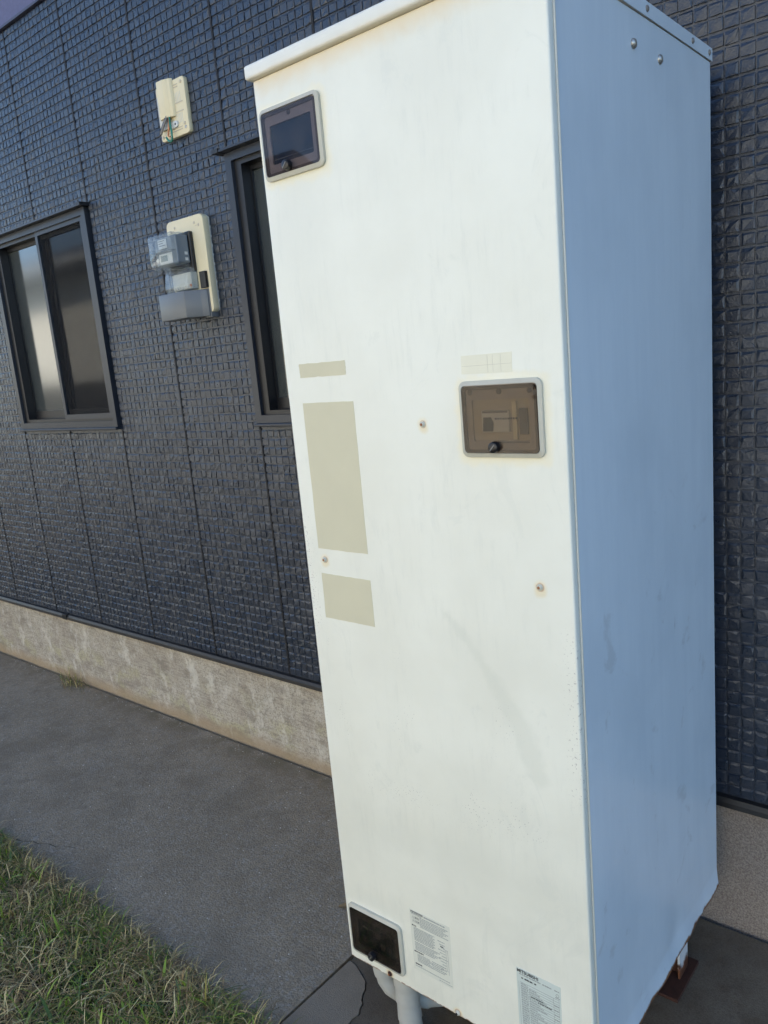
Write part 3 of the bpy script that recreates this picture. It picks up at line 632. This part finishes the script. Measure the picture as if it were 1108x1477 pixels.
# inspection windows
def inspection(cx, cz, cover, inner, label):
    o_ = rrect(cx, cz, WHX, WHZ, .012, 6); i_ = rrect(cx, cz, WHX - .0062, WHZ - .0072, .007, 6)
    m = MB().ring(o_, i_, -.0003, -.0060, -.0088)
    fr = m.build('inspection_window', 'frame_plastic', heater, True); fr['label'] = label
    # recessed bezel and content sit on the panel face behind the cover
    MB().ring(rrect(cx, cz, WHX - .0065, WHZ - .0075, .006, 6), rrect(cx, cz - .002, .054, .034, .003, 6), -.0004, -.0045).build('bezel', 'bezel' if inner != 'dark' else 'bezel_dark', fr)
    MB().box(cx - .0545, cx + .0545, -.0012, -.0004, cz - .0365, cz + .0325).build('recess_back', {'navy': 'navy_sky_reflection', 'timer': 'cream_dark', 'dark': 'deep'}[inner], fr)
    if inner == 'timer':
        MB().box(cx - .036, cx + .016, -.0052, -.0014, cz - .022, cz + .014, .001).build('timer_body', 'white_plastic', fr)
        MB().box(cx - .034, cx + .014, -.0056, -.0053, cz + .010, cz + .0132).build('timer_band', 'bezel_dark', fr)
        MB().prism([(cx - .034, cz - .020), (cx - .015, cz - .020), (cx - .013, cz - .006), (cx - .018, cz + .003), (cx - .032, cz + .003)], -.0061, -.0053, 'y').build('timer_lever', 'deep', fr)
        for k in range(9): MB().box(cx - .010 + k * .0048, cx - .0068 + k * .0048, -.0058, -.0053, cz - .001, cz + .002).build('timer_mark', 'ink', fr)
        MB().box(cx + .022, cx + .030, -.0052, -.0014, cz - .034, cz + .028, .001).build('timer_rail', 'cream', fr)
        MB().box(cx + .034, cx + .05, -.0048, -.0014, cz - .026, cz + .016, .001).build('terminal_block', 'bezel_dark', fr)
        for k in range(18): MB().box(cx - .016 + k * .0038, cx - .0135 + k * .0038, -.0052, -.00455, cz - .0395, cz - .0372).build('print_dash', 'ink', fr)
    elif inner == 'dark':
        for k in range(5):
            for r in range(2): MB().box(cx - .042 + k * .018 + r * .004, cx - .030 + k * .018 + r * .004, -.0040, -.0014, cz - .026 + r * .024, cz - .010 + r * .024, .0015).build('terminal_block', 'bezel_dark' if (k + r) % 3 == 0 else 'deep', fr)
    else:
        MB().box(cx - .05, cx + .05, -.0022, -.0014, cz - .028, cz - .0270).build('recess_ledge', 'meter_body', fr)
    for dx in ((0,) if inner != 'timer' else (-.056, 0, .056)):
        MB().lathe([(.0048, 0), (.0048, .0007), (.003, .0011)], (cx + dx, -.0046, cz + .0445), (0, -1, 0), 14).build('bezel_boss', 'bezel_dark', fr, True)
    # hinged cover: proud smoked pane with a slanted top rail
    MB().prism(rrect(cx - .0008, cz - .0006, WHX - .0072, WHZ - .0082, .008, 6), -.0066, -.0086, 'y').build('smoked_cover', cover, fr, False)
    MB().box(cx - WHX + .0085, cx + WHX - .0095, -.0064, -.0047, cz + WHZ - .0150, cz + WHZ - .0090, .0006).build('hinge_rail', 'bezel_dark', fr)
    MB().ring(rrect(cx - .0008, cz - .0006, WHX - .0071, WHZ - .0081, .008, 6), rrect(cx - .0008, cz - .0006, WHX - .0130, WHZ - .0135, .005, 6), -.0046, -.0065).build('cover_rim', 'bezel_dark', fr)
    kx, kz = cx - .0105, cz - .0455
    kn = MB().lathe([(.0095, 0), (.0095, .003), (.0088, .0095), (.0075, .0105), (.002, .0108)], (kx, -.0085, kz), (0, -1, 0), 24).build('knob', 'black_plastic', fr, True)
    m = MB(); m.box(-.0065, .0065, -.0008, 0, -.0009, .0009); s_ = m.build('knob_slot', 'grey_wire', fr); s_.location = (kx, -.0192, kz); s_.rotation_euler = (0, math.radians(-48), 0)
inspection(*WINDOWS[0], 'smoked_grey', 'navy', 'smoked inspection window just under the lid')
inspection(*WINDOWS[1], 'smoked_brown', 'timer', 'smoked inspection window showing the breaker unit')
inspection(*WINDOWS[2], 'smoked_dark', 'dark', 'dark inspection window at the bottom corner')

# patches where labels were and the printed labels
def decal(name, quad, mat, t=.0005, label=None, jag=0):
    pts = []
    for i in range(4):
        a, b = quad[i], quad[(i + 1) % 4]; n = 10 if jag else 1
        for k in range(n): f = k / n; pts.append((a[0] + (b[0] - a[0]) * f + (rng.normal(0, jag) if jag else 0), a[1] + (b[1] - a[1]) * f + (rng.normal(0, jag) if jag else 0)))
    o = MB().prism(pts, -.0001 - t, .0002, 'y').build(name, mat, heater)
    if label: o['label'] = label
    return o
decal('label_patch', [(.0415, 1.3698), (.1655, 1.3699), (.1645, 1.3429), (.0415, 1.3428)], 'residue', .0004, 'small narrow beige patch of a removed label', .0004)
decal('label_patch', [(.0403, 1.293), (.1765, 1.293), (.1755, .9938), (.0400, .9940)], 'residue', .0004, 'tall beige patch of a removed label', .00025)
decal('label_patch', [(.0410, .9406), (.1757, .9400), (.1757, .8430), (.0398, .8434)], 'residue', .0004, 'lower squarish beige patch of a removed label', .0003)
ol = decal('faded_label', [(.4270, 1.3588), (.5244, 1.3591), (.5232, 1.3273), (.4261, 1.3287)], 'old_label', .0004, 'blank cream label faded and cracked')
for x, w in ((.478, .0004), (.503, .0003), (.488, .0003)): MB().box(x, x + w, -.0007, -.0004, 1.329, 1.357).build('label_crack', 'frame_plastic', ol)
MB().box(.428, .523, -.0007, -.0004, 1.3412, 1.3416).build('label_crack', 'frame_plastic', ol)

def text(body, x, z, size, mat, parent, y=-.0010, width=None, bold=0):
    cu = bpy.data.curves.new('print', 'FONT'); cu.body = body; cu.size = size; cu.align_x = 'LEFT'; cu.offset = bold
    o = bpy.data.objects.new('print', cu); col.objects.link(o)
    bpy.context.view_layer.update()
    me = bpy.data.meshes.new_from_object(o.evaluated_get(bpy.context.evaluated_depsgraph_get()))
    bpy.data.objects.remove(o); me.materials.clear(); me.materials.append(MAT[mat])
    sx = width / max(v.co.x for v in me.vertices) if width else 1.0
    for v in me.vertices: v.co = Vector((x + v.co.x * sx, y, z + v.co.y))
    return link('print', me, parent)
def lines(parent, rows, mat, y=-.0009, name='print'):
    """small print too fine to read: rows of word-length dashes (x0, x1, z, height)"""
    m = MB()
    for x0, x1, z, h in rows:
        x = x0
        while x < x1:
            w = rng.uniform(.0018, .006); m.box(x, min(x + w, x1), y, y + .0003, z, z + h); x += w + rng.uniform(.0006, .0014)
    return m.build(name, mat, parent)
la = decal('warning_label', [(.1953, .2112), (.3000, .2112), (.2970, .0620), (.1942, .0630)], 'label_paper', .0004, 'cream printed warning label in small type')
MB().box(.1985, .2305, -.0009, -.0005, .2045, .2090).build('print', 'ink', la)
lines(la, [(.1998, .2290, .2060, .0016)], 'label_paper', -.0011)
text('\u26a0\u8b66\u544a', .2005, .1925, .0062, 'ink', la); text('\u26a0\u6ce8\u610f', .2005, .1835, .0062, 'ink', la)
rows = [(.2335, .288, .2045, .0030), (.199, .226, .2015, .0011)]
rows += [(.222, .295 - .006 * (i % 3), .1985 - i * .0036, .0016) for i in range(7)]
rows += [(.203, .258 - .004 * (i % 2), .1685 - i * .0034, .0016) for i in range(10)]
rows += [(.203, .270 - .008 * (i % 3), .1325 - i * .0036, .0016) for i in range(6)]
rows += [(.207, .240 + .004 * (i % 3), .1035 - i * .0034, .0015) for i in range(6)]
rows += [(.246, .282 - .004 * (i % 3), .1035 - i * .0042, .0016) for i in range(5)]
rows += [(.266 + .004 * (i % 3), .284, .165 - i * .0068, .0014) for i in range(12)]
rows += [(.199, .290, .0725, .0014), (.262, .296, .0665, .0011)]
lines(la, rows, 'ink_faded')
lines(la, [(.199, .211, .1725, .0028), (.1995, .224, .1085, .0028), (.1995, .217, .0775, .0028), (.272, .280, .153, .0025)], 'ink')
m = MB()
for x, z0_, z1_ in ((.2855, .100, .150), (.290, .092, .150)): m.box(x, x + .0005, -.0009, -.0006, z0_, z1_)
for z in (.150, .125, .100): m.box(.2795, .2905, -.0009, -.0006, z, z + .0005)
m.build('print', 'ink_faded', la)
lb = decal('rating_label', [(.4565, .1965), (.5500, .1965), (.5480, .0250), (.4545, .0250)], 'label_silver', .0004, 'silver rating label below the maker name')
text('MITSUBISHI', .4575, .1880, .0098, 'ink', lb, width=.046, bold=.00022)
lines(lb, [(.462, .508, .1835, .0020), (.512, .531, .1835, .0022)], 'ink_faded'); lines(lb, [(.4665, .4705, .1755, .0030), (.4735, .492, .1755, .0030), (.4945, .4985, .1755, .0030)], 'ink')
m = MB(); m.ring(rrect(.543, .1755, .0035, .0035, .0034, 4), rrect(.543, .1755, .0028, .0028, .0027, 4), -.0006, -.0009); m.build('print', 'ink_faded', lb)
lines(lb, [(.537, .547, .184, .0018), (.538, .548, .1695, .0014)], 'ink_faded')
m = MB()
for i in range(24):
    z = .1665 - i * .0052; m.box(.4635, .5455, -.0008, -.0006, z, z + .0004)
for x in (.4600, .4790, .5340, .5455): m.box(x, x + .0004, -.0008, -.0006, .030, .1668)
m.build('print', 'ink_faded', lb)
lines(lb, [(.4645, .477 + .001 * (i % 3), .1630 - i * .0052, .0018) for i in range(22)] + [(.482, .498 + .007 * (i % 4), .1578 - i * .0052, .0016) for i in range(21)] + [(.5352, .5445, .1500 - i * .0104, .0022) for i in range(9)], 'ink_faded')
lines(lb, [(.486, .512, .1425, .0022), (.500, .530, .1373, .002)], 'ink')

# legs: painted angle steel on rusty base plates
def leg(x, y, sx, sy):
    t = .005; L = .055
    m = MB()
    m.box(min(x, x - sx * t), max(x, x - sx * t), min(y, y - sy * L), max(y, y - sy * L), -.186, .014)
    m.box(min(x - sx * t, x - sx * L), max(x - sx * t, x - sx * L), min(y, y - sy * t), max(y, y - sy * t), -.186, .014)
    o = m.build('leg', 'leg', heater)
    px, py = x - sx * .045, y - sy * .045
    MB().box(px - .062, px + .062, py - .075, py + .075, -.1952, -.186, .001).build('foot_plate', 'rust', o)
    MB().prism([(x - sx * .006, -.186), (x - sx * .05, -.186), (x - sx * .006, -.115)], y - sy * .030, y - sy * .034, 'y').build('gusset', 'rust', o)
    MB().lathe([(.013, 0), (.013, .010), (.0065, .010), (.0065, .026)], (px - sx * .02, py - sy * .035, -.186), (0, 0, 1), 6).build('anchor_bolt', 'rust', o)
leg(.437 - TX0, -.195 - TY0, 1, 1); leg(.055, -.195 - TY0, -1, 1); leg(.335, .095, 1, -1)

# pipes under the cabinet
def pipe(pts, r, label):
    rad = []; P = []
    dense = []
    for a, b in zip(pts, pts[1:]):
        a, b = Vector(a), Vector(b); n = max(2, int((b - a).length / .006))
        for k in range(n): dense.append(a.lerp(b, k / n))
    dense.append(Vector(pts[-1]))
    s_ = 0
    for i, p_ in enumerate(dense):
        s_ += .006; rad.append(r + .0026 * ((s_ / .046) % 1.0)); P.append(p_)
    o = MB().tube(P, rad, 20).build('wrapped_pipe', 'pipe_tape', None, True)
    return tag(o, label, 'pipe', 'pipes under the heater')
pipe([(-.024, -.738, .225), (-.022, -.738, .12), (-.018, -.738, .0)], .0265, 'tape-wrapped pipe running straight down in front, under the heater')
pipe([(-.088, -.742, .225), (-.088, -.742, .15), (-.084, -.738, .12), (-.072, -.728, .09), (-.05, -.705, .062), (-.02, -.67, .046), (.03, -.61, .038), (.16, -.46, .034)], .022, 'smaller white pipe elbowing back under the heater behind the wrapped pipe')

# ---------------------------------------------------------------- electric meter on the wall
mt = thing('electric_meter', (-1.394, 0, 1.781), 'clear-covered electricity meter above a grey terminal box on a cream backing plate', 'electric meter')
MB().prism(rrect(0, .172, .109, .172, .022, 6), -.006, -.032, 'y', .003).build('backing_plate', 'cream', mt, True)
MB().prism(rrect(0, .172, .1085, .1715, .022, 6), .0, -.0065, 'y').build('plate_gasket', 'cream_grey', mt)
for dx, dz in ((-.082, .307), (-.058, .318), (.058, .318), (.082, .307)):
    MB().lathe([(.0052, 0), (.004, .0012)], (dx, -.032, dz), (0, -1, 0), 12).build('plate_hole', 'cream_dark', mt)
for dx in (-.070, .070): MB().box(dx - .006, dx + .006, -.0328, -.032, .306, .3085).build('plate_slot', 'cream_dark', mt)
MB().box(-.098, .044, -.050, -.032, .150, .292, .004).build('meter_base', 'black_plastic', mt)
MB().box(-.094, .034, -.104, -.050, .182, .279, .004).build('meter_body', 'meter_body', mt)
cv = MB().prism([(-.050, .164), (-.108, .164), (-.122, .180), (-.124, .287), (-.050, .290)], -.1095, .030, 'x', .006).build('clear_cover', 'clear_plastic', mt, True)
MB().box(-.1105, .031, -.1248, -.052, .2255, .2285, .0008).build('cover_rib', 'clear_plastic', mt)
MB().box(-.070, -.020, -.1062, -.1042, .240, .272).build('name_plate', 'white_plastic', mt)
lines(mt, [], 'ink') if False else None
m = MB()
for i, (a, b) in enumerate(((-.066, -.030), (-.066, -.040), (-.064, -.026))): m.box(a, b, -.1066, -.1063, .2655 - i * .008, .2675 - i * .008)
m.build('print', 'ink', mt)
MB().box(-.072, .004, -.1062, -.1042, .186, .222, .001).build('display_panel', 'white_plastic', mt)
MB().box(-.064, -.022, -.1072, -.1062, .195, .216).build('lcd_screen', 'lcd', mt)
MB().lathe([(.008, 0), (.007, .002)], (-.086, -.104, .203), (0, -1, 0), 16).build('display_button', 'white_plastic', mt, True)
for z in (.215, .195): MB().box(.0342, .0362, -.072, -.060, z - .005, z + .005).build('side_tab', 'white_plastic', mt)
# clear terminal section
MB().prism([(-.033, .085), (-.078, .085), (-.086, .100), (-.080, .140), (-.072, .165), (-.033, .165)], -.094, .044, 'x', .003).build('terminal_cover', 'clear_plastic', mt, True)
MB().box(-.072, .040, -.062, -.034, .092, .150, .002).build('terminal_block', 'cream_grey', mt)
for i in range(7): MB().box(-.068 + i * .0155, -.058 + i * .0155, -.0645, -.062, .094, .104, .0008).build('terminal', 'steel', mt)
MB().box(.028, .040, -.0645, -.062, .098, .108, .001).build('seal_tag', 'copper', mt)
MB().box(.066, .098, -.045, -.033, .088, .146, .001).build('clip_slot', 'black_plastic', mt)
# grey lower box with a chamfered right flank
MB().prism([(-.122, -.100), (.033, -.100), (.072, -.055), (.092, -.040), (.092, -.0335), (-.122, -.0335)], -.012, .083, 'z', .003).build('lower_box', 'grey_cover', mt, True)
MB().box(.058, .096, -.0345, -.0005, -.016, .086, .003).build('lower_box_base', 'grey_cover', mt, True)
MB().lathe([(.012, 0), (.012, .0012), (.0105, .0014)], (.0955, -.018, .030), (1, 0, 0), 20).build('knockout', 'grey_cover', mt, True)

# ---------------------------------------------------------------- cream cable outlet plate with loose wires
ct = thing('cable_outlet', (-1.392, 0, 2.400), 'cream plastic outlet plate with a raised cover and loose wires hanging out', 'outlet box')
MB().prism(rrect(0, .092, .083, .092, .012, 5), 0, -.018, 'y', .003).build('backing_plate', 'cream', ct, True)
for z in (.156, .164, .018, .026): MB().box(-.03 if z > .1 else -.045, .046, -.0190, -.0178, z, z + .0028).build('plate_slot', 'cream_dark', ct)
for z0_ in (.108, .040):
    for i in range(5): MB().box(.020 + i * .008, .0225 + i * .008, -.0186, -.0178, z0_, z0_ + .032).build('plate_groove', 'cream_grey', ct)
    z = .104 if z0_ > .1 else .075; MB().box(.016, .064, -.0190, -.0178, z, z + .0035).build('plate_slot', 'cream_dark', ct)
for dx, dz in ((.066, .168), (.066, .020), (-.070, .014), (.062, .034)): MB().lathe([(.0055, 0), (.0055, .002), (.004, .003)], (dx, -.0178, dz), (0, -1, 0), 12).build('screw', 'steel' if dz < .03 and dx > 0 else 'cream_dark', ct, True)
MB().box(-.070, -.014, -.028, -.0182, .033, .147, .003).build('cover_base', 'cream_grey', ct, True)
MB().prism([(-.056, -.0285), (-.054, -.034), (-.045, -.0385), (-.012, -.0385), (.002, -.033), (.006, -.030), (.016, -.028), (.022, -.0185), (-.0125, -.0185), (-.0125, -.0285)], .066, .190, 'z', .0015).build('raised_cover', 'cream', ct, True)
MB().prism(rrect(.004, .040, .024, .011, .010, 5), -.0183, -.025, 'y', .001).build('bracket', 'white_plastic', ct, True)
for dx in (-.010, .016): MB().lathe([(.0035, 0), (.0035, .0012)], (dx, -.025, .040), (0, -1, 0), 10).build('bracket_hole', 'black_plastic', ct)
def curve(pts, n=26):
    P = [Vector(p) for p in pts]; P = [P[0]] + P + [P[-1]]; out = []
    for i in range(1, len(P) - 2):
        for k in range(n // (len(P) - 3) + 1):
            t_ = k / (n // (len(P) - 3) + 1); a, b, c, d = P[i - 1:i + 3]
            out.append(.5 * ((2 * b) + (c - a) * t_ + (2 * a - 5 * b + 4 * c - d) * t_ ** 2 + (3 * b - a - 3 * c + d) * t_ ** 3))
    return out + [P[-2]]
MB().tube(curve([(-.020, -.032, .080), (-.026, -.036, .060), (-.044, -.040, .036), (-.058, -.040, .018)]), .0042, 8).build('wire', 'black_plastic', ct, True)
MB().tube(curve([(-.012, -.032, .080), (-.018, -.038, .060), (-.036, -.042, .036), (-.050, -.042, .018)]), .0042, 8).build('wire', 'grey_wire', ct, True)
MB().tube(curve([(-.006, -.030, .080), (-.002, -.034, .045), (.004, -.036, .010), (-.002, -.036, -.012), (-.020, -.034, -.010), (-.036, -.032, .006)]), .0036, 8).build('wire', 'green_wire', ct, True)
MB().tube(curve([(-.010, -.028, .080), (-.016, -.032, .030), (-.026, -.030, .010), (-.018, -.028, .006)]), .0026, 8).build('wire', 'copper', ct, True)

# ---------------------------------------------------------------- litter on the asphalt
V, F = [], []
for i in range(420):
    x = rng.uniform(-3.6, -.33); y = rng.uniform(-.93, -.01) if i % 3 else -abs(rng.normal(0, .03)) - .006; a = rng.uniform(.0010, .0026); k = len(V)
    V += [(x - a, y - a * .7, -.0005), (x + a, y - a * .6, -.0005), (x + a * .8, y + a, -.0005), (x - a * .6, y + a * .8, -.0005), (x, y, a * rng.uniform(.6, 1.1))]
    F += [(k, k + 1, k + 4), (k + 1, k + 2, k + 4), (k + 2, k + 3, k + 4), (k + 3, k, k + 4)]
tag(pydata('grit', V, F, ['grit']), 'scattered pale grit on the asphalt', 'grit', kind='stuff')
V, F = [], []
for i in range(7):
    a = i / 6; w = .010 * math.sin(math.pi * (a * .9 + .05)); V += [(a * .05, -w, .004 + .010 * a * (1 - a)), (a * .05, 0, .002 + .006 * a), (a * .05, w, .006 + .008 * a)]
for i in range(6):
    k = i * 3; F += [(k, k + 1, k + 4, k + 3), (k + 1, k + 2, k + 5, k + 4)]
lf = pydata('dead_leaf', V, F, ['grass_straw_dark']); lf.location = (-.46, -.52, .001); lf.rotation_euler = (0, 0, .6)
tag(lf, 'small curled dead leaf on the asphalt beside the heater', 'leaf')
